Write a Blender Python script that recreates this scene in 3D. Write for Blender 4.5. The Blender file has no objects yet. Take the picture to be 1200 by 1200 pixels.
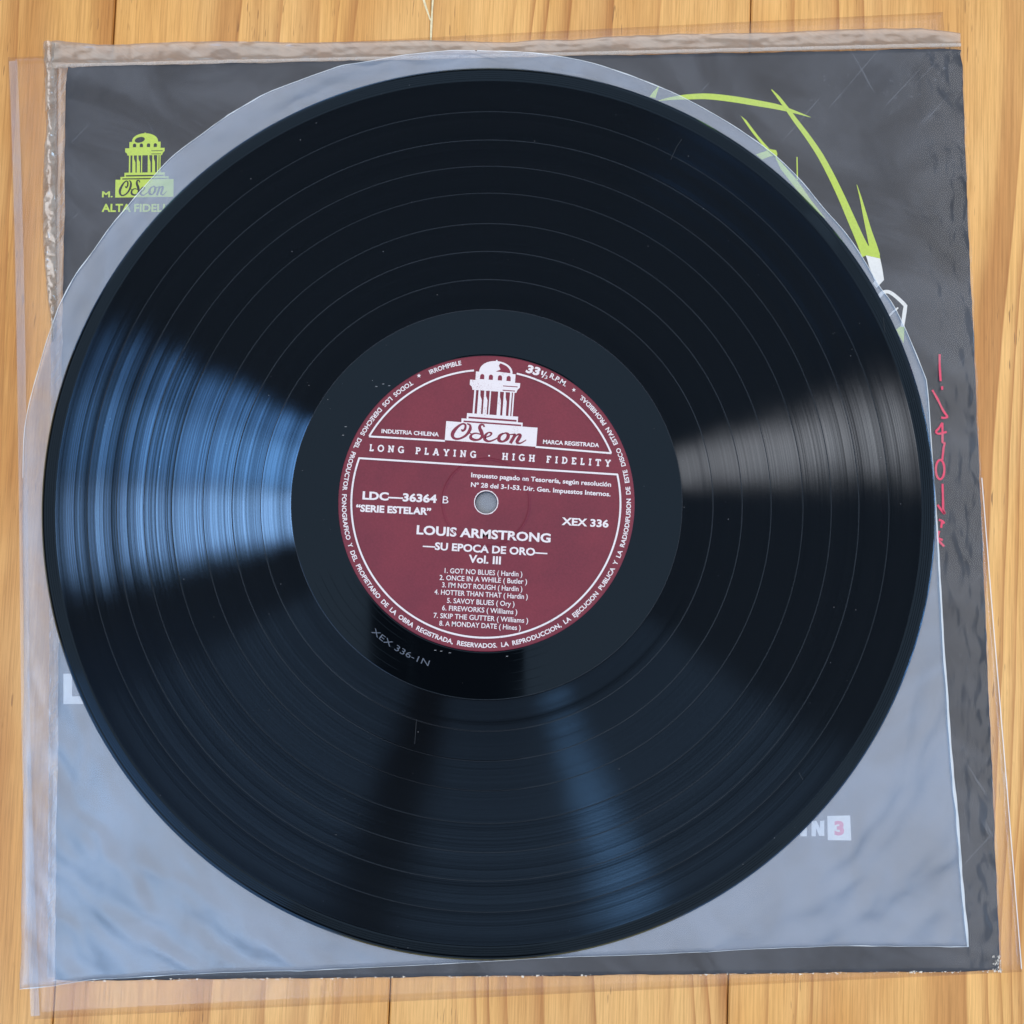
import bpy, math, random
from mathutils import Vector, Euler, noise

random.seed(7)
S = bpy.context.scene
COL = S.collection
MM = 0.001
RTOP = 5.5            # height of the record's upper face above the table, mm

# ------------------------------------------------------------------ camera, light
CAM_X, CAM_Y, CAM_H = 12.7719, -23.202, 335.6103 + RTOP
CAM_RX, CAM_RY, FOC = 0.0594, 0.0122, 1174.64
cd = bpy.data.cameras.new("camera")
cd.sensor_fit = 'HORIZONTAL'
cd.sensor_width = 36.0
cd.lens = 36.0 * FOC / 1200.0
cd.clip_start = 0.005
cd.clip_end = 50.0
cam = bpy.data.objects.new("camera", cd)
cam.location = (CAM_X * MM, CAM_Y * MM, CAM_H * MM)
cam.rotation_euler = (CAM_RX, CAM_RY, 0)
COL.objects.link(cam)
S.camera = cam

w = bpy.data.worlds.new("World")
S.world = w
w.use_nodes = True
bg = w.node_tree.nodes["Background"]
bg.inputs["Color"].default_value = (1.0, 0.96, 0.92, 1)      # dim room all round
bg.inputs["Strength"].default_value = 0.06


def lamp(name, loc, target, sx, sy, power, color):
    d = bpy.data.lights.new(name, 'AREA')
    d.shape = 'RECTANGLE'
    d.size, d.size_y = sx, sy
    d.energy = power
    d.color = color
    o = bpy.data.objects.new(name, d)
    o.location = loc
    v = Vector(target) - Vector(loc)
    o.rotation_euler = v.to_track_quat('-Z', 'Y').to_euler()
    COL.objects.link(o)
    return o


# blue-sky window on the right, a dim lit opening on the left, a narrow one up behind
def glow(L, sx, sy):                    # lamp power that gives radiance L
    return L * math.pi * sx * sy


lamp("ceiling_light", (0.1, 0.1, 1.90), (0.1, 0.1, 0), 2.8, 2.8, glow(2.4, 2.8, 2.8), (1.0, 0.97, 0.955))
# window on the right, three panes between mullions
lamp("window_pane_light", (1.62, 0.225, 0.40), (0, 0.02, 0), 0.39, 0.39, glow(12.5, 0.39, 0.46), (0.46, 0.72, 1.0))
lamp("window_pane_light", (1.62, -0.195, 0.40), (0, -0.02, 0), 0.37, 0.39, glow(9.5, 0.37, 0.46), (0.30, 0.62, 1.0))
lamp("window_pane_light", (1.62, -0.52, 0.40), (0, -0.06, 0), 0.22, 0.39, glow(6.5, 0.22, 0.46), (0.26, 0.58, 1.0))
lamp("doorway_light", (-1.60, -0.15, 0.50), (0, 0, 0), 0.27, 0.50, glow(5.0, 0.27, 0.50), (1.0, 0.84, 0.68))
lamp("garden_door_light", (-0.92, -0.72, 1.45), (0, 0, 0), 1.0, 0.8, glow(3.9, 1.0, 0.8), (0.25, 0.56, 1.0))
lamp("far_window_light", (-0.56, 1.50, 0.50), (0, 0, 0), 0.17, 0.11, glow(8.5, 0.17, 0.10), (0.35, 0.68, 1.0))
# two added lamps for far-wall bounce; the gap leaves a dark reflected stripe
lamp("far_wall_bounce", (1.92, 2.40, 0.75), (0.5, 0, 0), 2.2, 1.0, glow(0.36, 2.2, 1.0), (0.55, 0.80, 1.0))
lamp("far_wall_bounce", (-1.05, 2.40, 0.75), (-0.3, 0, 0), 3.05, 1.0, glow(0.36, 3.05, 1.0), (0.55, 0.80, 1.0))

S.view_settings.view_transform = 'Standard'
S.view_settings.look = 'None'
S.view_settings.exposure = 0.0
S.view_settings.gamma = 1.0
S.render.engine = 'CYCLES'
S.cycles.max_bounces = 10
S.cycles.transparent_max_bounces = 24
S.cycles.use_denoising = True
S.cycles.caustics_reflective = False
S.cycles.caustics_refractive = False

# ------------------------------------------------------------------ survey: photo pixel -> point on a level plane z (mm)
_R = Euler((CAM_RX, CAM_RY, 0)).to_matrix()
_C = Vector((CAM_X, CAM_Y, CAM_H))


def spot(px, py, z):
    d = _R @ Vector(((px - 600.0) / FOC, -(py - 600.0) / FOC, -1.0))
    t = (z - _C.z) / d.z
    p = _C + d * t
    return (p.x, p.y)


# ------------------------------------------------------------------ node helpers
def mat(name):
    m = bpy.data.materials.new(name)
    m.use_nodes = True
    m.node_tree.nodes.clear()
    return m


class G:
    def __init__(s, m):
        s.t = m.node_tree

    def n(s, typ, _o=0, _p=None, **ins):
        nd = s.t.nodes.new(typ)
        for k, v in (_p or {}).items():
            setattr(nd, k, v)
        for k, v in ins.items():
            key = int(k[1:]) if k[0] == 'i' and k[1:].isdigit() else k.replace('_', ' ')
            so = nd.inputs[key]
            if isinstance(v, bpy.types.NodeSocket):
                s.t.links.new(v, so)
            else:
                so.default_value = v
        return nd.outputs[_o]

    def math(s, op, a, b=0.0, c=0.0):
        return s.n('ShaderNodeMath', _p={'operation': op}, i0=a, i1=b, i2=c)

    def vec(s, op, a, b=(0, 0, 0), out=0):
        return s.n('ShaderNodeVectorMath', _o=out, _p={'operation': op}, i0=a, i1=b)

    def scale(s, v, f):
        nd = s.t.nodes.new('ShaderNodeVectorMath')
        nd.operation = 'SCALE'
        s.t.links.new(v, nd.inputs[0])
        if isinstance(f, bpy.types.NodeSocket):
            s.t.links.new(f, nd.inputs['Scale'])
        else:
            nd.inputs['Scale'].default_value = f
        return nd.outputs[0]

    def ramp(s, fac, stops, interp='LINEAR'):
        nd = s.t.nodes.new('ShaderNodeValToRGB')
        nd.color_ramp.interpolation = interp
        el = nd.color_ramp.elements
        while len(el) < len(stops):
            el.new(0.5)
        for e, (p, c) in zip(el, stops):
            e.position = p
            e.color = c if len(c) == 4 else (*c, 1)
        s.t.links.new(fac, nd.inputs[0])
        return nd.outputs[0]

    def mixc(s, f, a, b, blend='MIX'):
        nd = s.t.nodes.new('ShaderNodeMix')
        nd.data_type = 'RGBA'
        nd.blend_type = blend
        for so, v in ((nd.inputs[0], f), (nd.inputs[6], a), (nd.inputs[7], b)):
            if isinstance(v, bpy.types.NodeSocket):
                s.t.links.new(v, so)
            else:
                so.default_value = v if not isinstance(v, tuple) or len(v) == 4 else (*v, 1)
        return nd.outputs[2]

    def smooth(s, v, a, b, lo=0.0, hi=1.0):
        return s.n('ShaderNodeMapRange', _p={'interpolation_type': 'SMOOTHSTEP'}, i0=v, i1=a, i2=b, i3=lo, i4=hi)

    def obj(s):
        return s.n('ShaderNodeTexCoord', _o=3)

    def noise(s, v, sc, detail=3.0, rough=0.55, dist=0.0):
        return s.n('ShaderNodeTexNoise', _o=0, Vector=v, Scale=sc, Detail=detail, Roughness=rough, Distortion=dist)

    def mapping(s, v, sc=(1, 1, 1), rot=(0, 0, 0), loc=(0, 0, 0)):
        return s.n('ShaderNodeMapping', Vector=v, Scale=sc, Rotation=rot, Location=loc)

    def mixs(s, f, a, b):
        return s.n('ShaderNodeMixShader', i0=f, i1=a, i2=b)

    def adds(s, a, b):
        return s.n('ShaderNodeAddShader', i0=a, i1=b)

    def bump(s, h, strength, dist=0.001):
        return s.n('ShaderNodeBump', Height=h, Strength=strength, Distance=dist)

    def out(s, sh):
        o = s.t.nodes.new('ShaderNodeOutputMaterial')
        s.t.links.new(sh, o.inputs[0])


def c4(c):
    return (c[0], c[1], c[2], 1.0)


# ------------------------------------------------------------------ materials
def m_wood():
    m = mat("pine")
    g = G(m)
    o = g.obj()
    rnd = g.n('ShaderNodeObjectInfo', _o=5)
    off = g.n('ShaderNodeCombineXYZ', X=g.math('MULTIPLY', rnd, 37.0), Y=g.math('MULTIPLY', rnd, 91.0), Z=0.0)
    v = g.vec('ADD', o, off)
    # long lazy wander of the grain
    wander = g.noise(g.mapping(v, (9, 2.2, 1)), 1.0, 2.0, 0.5)
    wander2 = g.noise(g.mapping(v, (34, 7, 1)), 1.0, 2.0, 0.5)
    sx = g.n('ShaderNodeSeparateXYZ', _o=0, i0=v)
    u = g.math('ADD', sx, g.math('MULTIPLY', wander, 0.060))
    u = g.math('ADD', u, g.math('MULTIPLY', wander2, 0.007))
    # annual rings: saw profile with uneven spacing
    wob = g.n('ShaderNodeTexNoise', _p={'noise_dimensions': '1D'}, W=g.math('MULTIPLY', u, 30.0), Scale=1.0, Detail=1.5)
    ringc = g.math('ADD', g.math('MULTIPLY', u, 88.0), g.math('MULTIPLY', wob, 6.0))
    saw = g.math('FRACT', ringc)
    late = g.math('MULTIPLY', g.math('POWER', saw, 2.6), g.smooth(saw, 0.93, 1.0, 1.0, 0.0))
    amp = g.n('ShaderNodeTexNoise', _p={'noise_dimensions': '1D'}, W=g.math('MULTIPLY', u, 23.0), Scale=1.0, Detail=2.0)
    amp2 = g.noise(g.mapping(v, (25, 5, 1)), 1.0, 2.0, 0.5)
    late = g.math('MULTIPLY', late, g.math('MULTIPLY', g.smooth(amp, 0.34, 0.56, 0.22, 1.0), g.smooth(amp2, 0.3, 0.6, 0.45, 1.0)))
    broad = g.n('ShaderNodeTexNoise', _p={'noise_dimensions': '1D'}, W=g.math('MULTIPLY', u, 30.0), Scale=1.0, Detail=1.5)
    fibre = g.noise(g.mapping(v, (1500, 32, 1)), 1.0, 4.0, 0.7)
    fibre2 = g.noise(g.mapping(v, (520, 9, 1)), 1.0, 2.0, 0.6)
    cloud = g.noise(g.mapping(v, (22, 8, 1)), 1.0, 3.0, 0.6)
    base = g.ramp(broad, [(0.30, (0.80, 0.465, 0.160)), (0.48, (0.72, 0.390, 0.118)), (0.66, (0.52, 0.232, 0.056))])
    base = g.mixc(g.smooth(cloud, 0.36, 0.70, 0.0, 0.7), base, c4((0.82, 0.52, 0.215)))
    base = g.mixc(g.math('MULTIPLY', late, 0.92), base, c4((0.36, 0.125, 0.025)))
    base = g.mixc(1.0, base, g.ramp(fibre, [(0.34, (0.78, 0.74, 0.67)), (0.58, (1.05, 1.05, 1.05))]), 'MULTIPLY')
    base = g.mixc(1.0, base, g.ramp(fibre2, [(0.3, (0.94, 0.925, 0.89)), (0.65, (1.03, 1.03, 1.03))]), 'MULTIPLY')
    # resin pores: short dark dashes along the grain
    por = g.noise(g.mapping(v, (1300, 110, 1)), 1.0, 1.0, 0.5)
    pm = g.noise(g.mapping(v, (40, 20, 1)), 1.0, 1.0, 0.5)
    pore = g.math('MULTIPLY', g.smooth(por, 0.65, 0.73), g.smooth(pm, 0.48, 0.62))
    base = g.mixc(g.math('MULTIPLY', pore, 0.75), base, c4((0.20, 0.095, 0.035)))
    # pin knots and worm dots
    vn = g.t.nodes.new('ShaderNodeTexVoronoi')
    vn.inputs['Scale'].default_value = 1.0
    g.t.links.new(g.mapping(v, (42, 27, 1)), vn.inputs['Vector'])
    pick = g.n('ShaderNodeSeparateColor', i0=vn.outputs['Color'])
    spotm = g.math('MULTIPLY', g.smooth(vn.outputs['Distance'], 0.028, 0.055, 1.0, 0.0), g.math('GREATER_THAN', pick, 0.62))
    halo = g.math('MULTIPLY', g.smooth(vn.outputs['Distance'], 0.03, 0.16, 1.0, 0.0), g.math('GREATER_THAN', pick, 0.62))
    base = g.mixc(g.math('MULTIPLY', halo, 0.35), base, c4((0.45, 0.22, 0.07)))
    base = g.mixc(g.math('MULTIPLY', spotm, 0.85), base, c4((0.07, 0.03, 0.015)))
    # plank-to-plank tone
    tone = g.ramp(rnd, [(0.0, (0.93, 0.91, 0.88)), (1.0, (1.05, 1.04, 1.03))])
    base = g.mixc(1.0, base, tone, 'MULTIPLY')
    h = g.math('SUBTRACT', g.math('MULTIPLY', fibre, 0.6), g.math('ADD', pore, g.math('MULTIPLY', late, 0.3)))
    nb = g.bump(h, 0.25, 0.00025)
    p = g.n('ShaderNodeBsdfPrincipled', Base_Color=base, Roughness=0.46, Normal=nb)
    p.node.inputs['Specular IOR Level'].default_value = 0.4
    g.out(p)
    return m


def m_simple(name, col, rough=0.5, spec=0.5, var=0.0, vscale=400.0, bump=0.0):
    m = mat(name)
    g = G(m)
    c = c4(col)
    ins = {}
    if var or bump:
        nz = g.noise(g.obj(), vscale, 4.0, 0.6)
        if var:
            c = g.mixc(1.0, c4(col), g.ramp(nz, [(0.3, (1 - var,) * 3), (0.7, (1 + var * 0.4,) * 3)]), 'MULTIPLY')
        if bump:
            ins['Normal'] = g.bump(nz, bump, 0.0003)
    p = g.n('ShaderNodeBsdfPrincipled', Base_Color=c, Roughness=rough, **ins)
    p.node.inputs['Specular IOR Level'].default_value = spec
    g.out(p)
    return m


def m_film(name, tint, haze_col, haze, rough, gloss=1.0, streak=None, bump=0.0, bscale=(60, 60, 60), spread=None, scuff=0.0, edge=None):
    """thin plastic film: clear share, milky share, fresnel gloss"""
    m = mat(name)
    g = G(m)
    o = g.obj()
    hz = haze
    if streak:                          # uneven milkiness
        nz = g.noise(g.mapping(g.mapping(o, rot=(0, 0, 0.5)), streak[0]), 1.0, 5.0, 0.62, 1.4)
        hz = g.smooth(nz, 0.36, 0.68, haze * (1 - streak[1]), haze * (1 + streak[1] * 1.5))
    if scuff:                           # fine scratches and rubbed dust
        s1 = g.noise(g.mapping(g.mapping(o, rot=(0, 0, 0.75)), (700, 16, 1)), 1.0, 2.0, 0.6, 1.2)
        s2 = g.noise(g.mapping(g.mapping(o, rot=(0, 0, -0.5)), (800, 26, 1)), 1.0, 2.0, 0.6, 1.2)
        sm = g.noise(o, 38.0, 4.0, 0.65)
        sc = g.math('MULTIPLY', g.math('MAXIMUM', g.smooth(s1, 0.65, 0.74), g.smooth(s2, 0.66, 0.75)), g.smooth(sm, 0.45, 0.65))
        dust = g.math('MULTIPLY', g.smooth(g.noise(o, 900.0, 2.0, 0.6), 0.62, 0.74), g.smooth(sm, 0.42, 0.70))
        hz = g.math('ADD', hz, g.math('MULTIPLY', g.math('MAXIMUM', sc, dust), scuff))
    ins = {}
    if bump:
        bn = g.noise(g.mapping(o, bscale), 1.0, 4.0, 0.55, 0.6)
        ins['Normal'] = g.bump(bn, bump, 0.002)
    tr = g.n('ShaderNodeBsdfTransparent', Color=c4(tint))
    df = g.n('ShaderNodeBsdfDiffuse', Color=c4(haze_col), **ins)
    if spread:
        tl = g.n('ShaderNodeBsdfTranslucent', Color=c4(haze_col))
        df = g.mixs(spread, df, tl)
    body = g.mixs(hz, tr, df)
    gl = g.n('ShaderNodeBsdfGlossy', Color=(1, 1, 1, 1), Roughness=rough, **ins)
    fc = g.n('ShaderNodeLayerWeight', _o=1, Blend=0.5, **ins)      # same from both sides of the film
    fr = g.math('ADD', 0.055, g.math('MULTIPLY', g.math('POWER', fc, 5.0), 0.6))
    gs = gloss
    if edge:                            # sheen added towards one edge to bring out crinkle glints
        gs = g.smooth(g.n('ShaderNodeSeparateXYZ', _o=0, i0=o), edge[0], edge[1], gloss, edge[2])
    body = g.mixs(g.math('MULTIPLY', fr, gs), body, gl)
    g.out(body)
    return m


def m_vinyl_smooth():
    m = mat("vinyl_smooth")
    g = G(m)
    o = g.obj()
    nz = g.noise(o, 60.0, 3.0, 0.6)
    df = g.n('ShaderNodeBsdfDiffuse', Color=c4((0.002, 0.003, 0.0045)))
    gl = g.n('ShaderNodeBsdfGlossy', Color=c4((0.130, 0.205, 0.30)), Roughness=g.smooth(nz, 0.3, 0.7, 0.05, 0.09))
    fr = g.n('ShaderNodeFresnel', IOR=1.52)
    g.out(g.mixs(fr, df, gl))
    return m


def m_vinyl_groove(lift=0.0):
    m = mat("vinyl_groove")
    g = G(m)
    o = g.obj()
    flat = g.vec('MULTIPLY', o, (1, 1, 0))
    rad = g.vec('NORMALIZE', flat)
    r = g.vec('LENGTH', flat, out=1)
    tan = g.vec('CROSS_PRODUCT', (0, 0, 1), rad)
    N = g.n('ShaderNodeNewGeometry', _o=1)
    # programme-dependent groove width: one-dimensional along the radius
    n1 = g.n('ShaderNodeTexNoise', _p={'noise_dimensions': '1D'}, W=g.math('MULTIPLY', r, 1500.0), Scale=1.0, Detail=3.0, Roughness=0.65)
    n2 = g.n('ShaderNodeTexNoise', _p={'noise_dimensions': '1D'}, W=g.math('MULTIPLY', r, 210.0), Scale=1.0, Detail=1.0)
    # along the groove the wall angle drifts a little as well
    n3 = g.noise(g.mapping(o, (45, 45, 1)), 1.0, 2.0, 0.5)
    k = g.math('ADD', 1.0, g.math('MULTIPLY', g.math('SUBTRACT', n1, 0.5), 0.22))
    k = g.math('ADD', k, g.math('MULTIPLY', g.math('SUBTRACT', n2, 0.5), 0.20))
    jit = g.scale(tan, g.math('MULTIPLY', g.math('SUBTRACT', n3, 0.5), 0.05))
    Np = g.vec('NORMALIZE', g.vec('ADD', g.vec('ADD', N, g.scale(rad, k)), jit))
    Nm = g.vec('NORMALIZE', g.vec('ADD', g.vec('SUBTRACT', N, g.scale(rad, k)), jit))
    amt = g.math('MULTIPLY', g.smooth(n1, 0.28, 0.72, 0.68, 1.18), g.smooth(n2, 0.3, 0.7, 0.82, 1.12))

    V = g.n('ShaderNodeNewGeometry', _o=4)

    def lobe(normal, rough, an, col):
        # a wall whose mirror ray would run into the neighbouring groove stays dark (groove self-masking)
        vn = g.vec('DOT_PRODUCT', normal, V, out=1)
        rz = g.math('SUBTRACT', g.math('MULTIPLY', g.math('MULTIPLY', vn, 2.0), g.n('ShaderNodeSeparateXYZ', _o=2, i0=normal)),
                    g.n('ShaderNodeSeparateXYZ', _o=2, i0=V))
        amt_ = g.math('MULTIPLY', amt, g.smooth(rz, 0.02, 0.14))
        return g.n('ShaderNodeBsdfAnisotropic', _p={'distribution': 'BECKMANN'}, Color=g.scale(g.n('ShaderNodeCombineXYZ', X=col[0], Y=col[1], Z=col[2]), amt_),
                   Roughness=rough, Anisotropy=an, Normal=normal, Tangent=tan)
    a = lobe(Np, 0.215, 0.40, (0.040, 0.050, 0.068))
    b = lobe(Nm, 0.215, 0.40, (0.040, 0.050, 0.068))
    c = g.n('ShaderNodeBsdfAnisotropic', _p={'distribution': 'BECKMANN'}, Color=c4((0.0012, 0.0021, 0.0034)), Roughness=0.22, Anisotropy=0.6, Tangent=tan)
    d = g.n('ShaderNodeBsdfDiffuse', Color=c4((0.0015, 0.002, 0.003)))
    g.out(g.adds(g.adds(a, b), g.adds(c, d)))
    return m


def m_cover():
    m = mat("cover_print")
    g = G(m)
    o = g.obj()
    nz = g.noise(o, 26.0, 5.0, 0.6)
    fine = g.noise(o, 700.0, 2.0, 0.6)
    col = g.ramp(nz, [(0.3, (0.009, 0.014, 0.025)), (0.7, (0.018, 0.025, 0.040))])
    col = g.mixc(1.0, col, g.ramp(fine, [(0.3, (0.85,) * 3), (0.7, (1.1,) * 3)]), 'MULTIPLY')
    p = g.n('ShaderNodeBsdfPrincipled', Base_Color=col, Roughness=0.55)
    g.out(p)
    return m


def m_label():
    m = mat("label_paper")
    g = G(m)
    o = g.obj()
    nz = g.noise(o, 1400.0, 3.0, 0.6)
    cl = g.noise(o, 50.0, 3.0, 0.6)
    col = g.mixc(g.smooth(cl, 0.3, 0.7), c4((0.185, 0.019, 0.040)), c4((0.150, 0.015, 0.036)))
    col = g.mixc(1.0, col, g.ramp(nz, [(0.3, (0.86,) * 3), (0.7, (1.08,) * 3)]), 'MULTIPLY')
    p = g.n('ShaderNodeBsdfPrincipled', Base_Color=col, Roughness=0.55, Normal=g.bump(nz, 0.12, 0.0002))
    p.node.inputs['Specular IOR Level'].default_value = 0.35
    g.out(p)
    return m


M_WOOD = m_wood()
M_SMOOTH = m_vinyl_smooth()
M_GROOVE = m_vinyl_groove()
M_COVER = m_cover()
M_CARD = m_simple("card_edge", (0.78, 0.74, 0.67), 0.8, 0.2, 0.25, 900)
M_LABEL = m_label()
M_SILVER = mat("silver_ink")
g_ = G(M_SILVER)
w1 = g_.noise(g_.obj(), 3600.0, 3.0, 0.65)
w2 = g_.noise(g_.obj(), 160.0, 3.0, 0.6)
wear = g_.smooth(g_.math('ADD', w1, g_.math('MULTIPLY', g_.math('SUBTRACT', w2, 0.5), 0.5)), 0.60, 0.75)
p_ = g_.n('ShaderNodeBsdfPrincipled', Base_Color=g_.mixc(g_.math('MULTIPLY', wear, 0.75), c4((0.74, 0.70, 0.74)), c4((0.30, 0.12, 0.16))), Roughness=0.5)
g_.out(p_)
M_WINE = m_simple("wine_ink", (0.20, 0.022, 0.05), 0.55, 0.3)
M_GREEN = m_simple("green_ink", (0.52, 0.68, 0.10), 0.6, 0.3, 0.10, 1500)
M_NIGHT = m_simple("dark_ink", (0.02, 0.024, 0.03), 0.6, 0.3)
M_WHITE = m_simple("white_ink", (0.82, 0.84, 0.84), 0.6, 0.3, 0.06, 900)
M_PINK = m_simple("pink_ink", (0.72, 0.075, 0.15), 0.5, 0.3, 0.1, 1500)
M_ROSE = m_simple("rose_ink", (0.75, 0.15, 0.30), 0.6, 0.3)
M_ETCH = m_simple("etched_vinyl", (0.10, 0.12, 0.16), 0.7, 0.3)
M_OUTER = m_film("clear_film", (0.972, 0.958, 0.945), (0.80, 0.74, 0.70), 0.040, 0.16, 0.28, ((30, 6, 1), 0.7), 0.15, (24, 9, 1), 0.5)
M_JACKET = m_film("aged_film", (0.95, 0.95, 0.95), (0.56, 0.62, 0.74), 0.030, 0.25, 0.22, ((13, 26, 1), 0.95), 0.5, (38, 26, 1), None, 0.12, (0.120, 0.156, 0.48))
M_HEM = m_film("yellowed_hem", (0.72, 0.64, 0.55), (0.56, 0.52, 0.47), 0.52, 0.22, 1.3, ((30, 160, 1), 0.14), 0.14, (26, 120, 1), 0.3, 0.02)
M_SIDE = m_film("yellowed_fold", (0.72, 0.66, 0.57), (0.76, 0.73, 0.68), 0.40, 0.22, 2.4, ((200, 60, 1), 0.3), 0.25, (120, 60, 1), 0.3, 0.02)
M_INNER = m_film("milky_film", (0.97, 0.98, 0.99), (0.56, 0.72, 0.98), 0.168, 0.33, 0.70, ((16, 16, 1), 0.22), 0.25, (24, 24, 1), 0.25, 0.02)
M_GLINT = m_film("milky_glint", (0.95, 0.97, 1.0), (0.80, 0.90, 1.0), 0.55, 0.25, 1.2)  # whiter film standing in for light caught along sleeve edges
M_SIDEHEM = m_film("hem_film", (0.86, 0.84, 0.80), (0.60, 0.62, 0.66), 0.28, 0.2, 1.2, ((300, 40, 1), 0.3), 0.2, (100, 40, 1), 0.3)
M_PHONE = m_simple("phone_glass", (0.004, 0.004, 0.005), 0.6, 0.2)


# ------------------------------------------------------------------ mesh helpers (all lengths in mm)
def link(name, verts, faces, material, parent=None, smooth=False, loc=None):
    me = bpy.data.meshes.new(name)
    me.from_pydata([(x * MM, y * MM, z * MM) for x, y, z in verts], [], faces)
    if isinstance(material, (list, tuple)):
        for q in material:
            me.materials.append(q)
    else:
        me.materials.append(material)
    if smooth:
        for p in me.polygons:
            p.use_smooth = True
    me.update()
    o = bpy.data.objects.new(name, me)
    COL.objects.link(o)
    if parent:
        o.parent = parent
    if loc:
        o.location = [c * MM for c in loc]
    return o


def empty(name, label, cat, loc=(0, 0, 0)):
    o = bpy.data.objects.new(name, None)
    o.empty_display_size = 0.02
    o.location = [c * MM for c in loc]
    COL.objects.link(o)
    o['label'] = label
    o['category'] = cat
    return o


def lathe(prof, seg=360, close=False):
    vs, fs = [], []
    n = len(prof)
    for i in range(seg):
        a = 2 * math.pi * i / seg
        ca, sa = math.cos(a), math.sin(a)
        vs += [(r * ca, r * sa, z) for r, z in prof]
    m = n if close else n - 1
    for i in range(seg):
        j = (i + 1) % seg
        for k in range(m):
            l = (k + 1) % n
            fs.append((i * n + k, j * n + k, j * n + l, i * n + l))
    return vs, fs


def grid(nu, nv, fn):
    vs = [fn(i / nu, j / nv) for j in range(nv + 1) for i in range(nu + 1)]
    fs = [(j * (nu + 1) + i, j * (nu + 1) + i + 1, (j + 1) * (nu + 1) + i + 1, (j + 1) * (nu + 1) + i)
          for j in range(nv) for i in range(nu)]
    return vs, fs


def shell(vs, fs, nu, nv, th):
    """closes a grid into a thin two-layer sheet of thickness th"""
    n = len(vs)
    v2 = vs + [(x, y, z - th) for x, y, z in vs]
    f2 = list(fs) + [tuple(i + n for i in reversed(f)) for f in fs]
    W = nu + 1
    ring = [i for i in range(W)] + [j * W + nu for j in range(1, nv + 1)] + \
           [nv * W + i for i in range(nu - 1, -1, -1)] + [j * W for j in range(nv - 1, 0, -1)]
    for a, b in zip(ring, ring[1:] + ring[:1]):
        f2.append((b, a, a + n, b + n))
    return v2, f2


def interp(pts, t):
    """piecewise linear y(t) through sorted (t, y)"""
    if t <= pts[0][0]:
        return pts[0][1]
    for (a, ya), (b, yb) in zip(pts, pts[1:]):
        if t <= b:
            return ya + (yb - ya) * (t - a) / (b - a)
    return pts[-1][1]


def nz(x, y, s=0.0):
    return noise.noise(Vector((x, y, s)))


class Flat:
    """flat print: polygons collected into one mesh"""

    def __init__(s):
        s.v, s.f, s.k = [], [], []

    def tick(s, n_):                     # crossing strokes lie a hair above one another
        s.c = (getattr(s, 'c', -1) + 1) % 12
        s.k += [s.c] * n_

    def poly(s, pts):
        b = len(s.v)
        s.v += list(pts)
        s.tick(len(pts))
        s.f.append(tuple(range(b, b + len(pts))))

    def ribbon(s, pts, wid):
        ws = wid if isinstance(wid, (list, tuple)) else [wid] * len(pts)
        L, Rr = [], []
        for i, p in enumerate(pts):
            a = pts[max(i - 1, 0)]
            b = pts[min(i + 1, len(pts) - 1)]
            dx, dy = b[0] - a[0], b[1] - a[1]
            d = math.hypot(dx, dy) or 1
            nx, ny = -dy / d * ws[i] / 2, dx / d * ws[i] / 2
            L.append((p[0] + nx, p[1] + ny))
            Rr.append((p[0] - nx, p[1] - ny))
        b = len(s.v)
        n = len(pts)
        s.v += L + Rr
        s.tick(2 * n)
        for i in range(n - 1):
            s.f.append((b + i, b + i + 1, b + n + i + 1, b + n + i))

    def add(s, v, f):
        b = len(s.v)
        s.v += list(v)
        s.tick(len(v))
        s.f += [tuple(i + b for i in q) for q in f]

    def build(s, name, material, parent, z, origin=(0, 0)):
        vs = [(x - origin[0], y - origin[1], z + 0.004 * k) for (x, y), k in zip(s.v, s.k)]
        fs = []
        for q in s.f:                       # faces look up
            a = sum(vs[q[i]][0] * vs[q[(i + 1) % len(q)]][1] - vs[q[(i + 1) % len(q)]][0] * vs[q[i]][1] for i in range(len(q)))
            fs.append(q if a >= 0 else tuple(reversed(q)))
        return link(name, vs, fs, material, parent)


def smoothline(pts, sub=6):
    """Catmull-Rom through points"""
    out = []
    n = len(pts)
    for i in range(n - 1):
        p0, p1, p2, p3 = pts[max(i - 1, 0)], pts[i], pts[i + 1], pts[min(i + 2, n - 1)]
        for k in range(sub):
            t = k / sub
            out.append(tuple(0.5 * (2 * b + (c - a) * t + (2 * a - 5 * b + 4 * c - d) * t * t + (3 * b - a - 3 * c + d) * t ** 3)
                             for a, b, c, d in zip(p0, p1, p2, p3)))
    out.append(pts[-1])
    return out


_tc = {}


def glyphs(text, bold=0.0, space=1.0):
    """2-D outline mesh of a line of text, from the built-in font; returns verts, faces, cap height"""
    key = (text, bold, space)
    if key in _tc:
        return _tc[key]
    cu = bpy.data.curves.new("t", 'FONT')
    cu.body = text
    cu.size = 1.0
    cu.offset = bold
    cu.space_character = space
    cu.resolution_u = 3
    o = bpy.data.objects.new("t", cu)
    COL.objects.link(o)
    dg = bpy.context.evaluated_depsgraph_get()
    me = bpy.data.meshes.new_from_object(o.evaluated_get(dg))
    v = [(q.co.x, q.co.y) for q in me.vertices]
    f = [tuple(p.vertices) for p in me.polygons]
    COL.objects.unlink(o)
    bpy.data.objects.remove(o)
    bpy.data.curves.remove(cu)
    bpy.data.meshes.remove(me)
    _tc[key] = (v, f)
    return v, f


def cap(bold):
    v, _ = glyphs("H", bold)
    return max(q[1] for q in v)


PX = 3.50   # photo pixels per mm at the record


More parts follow.
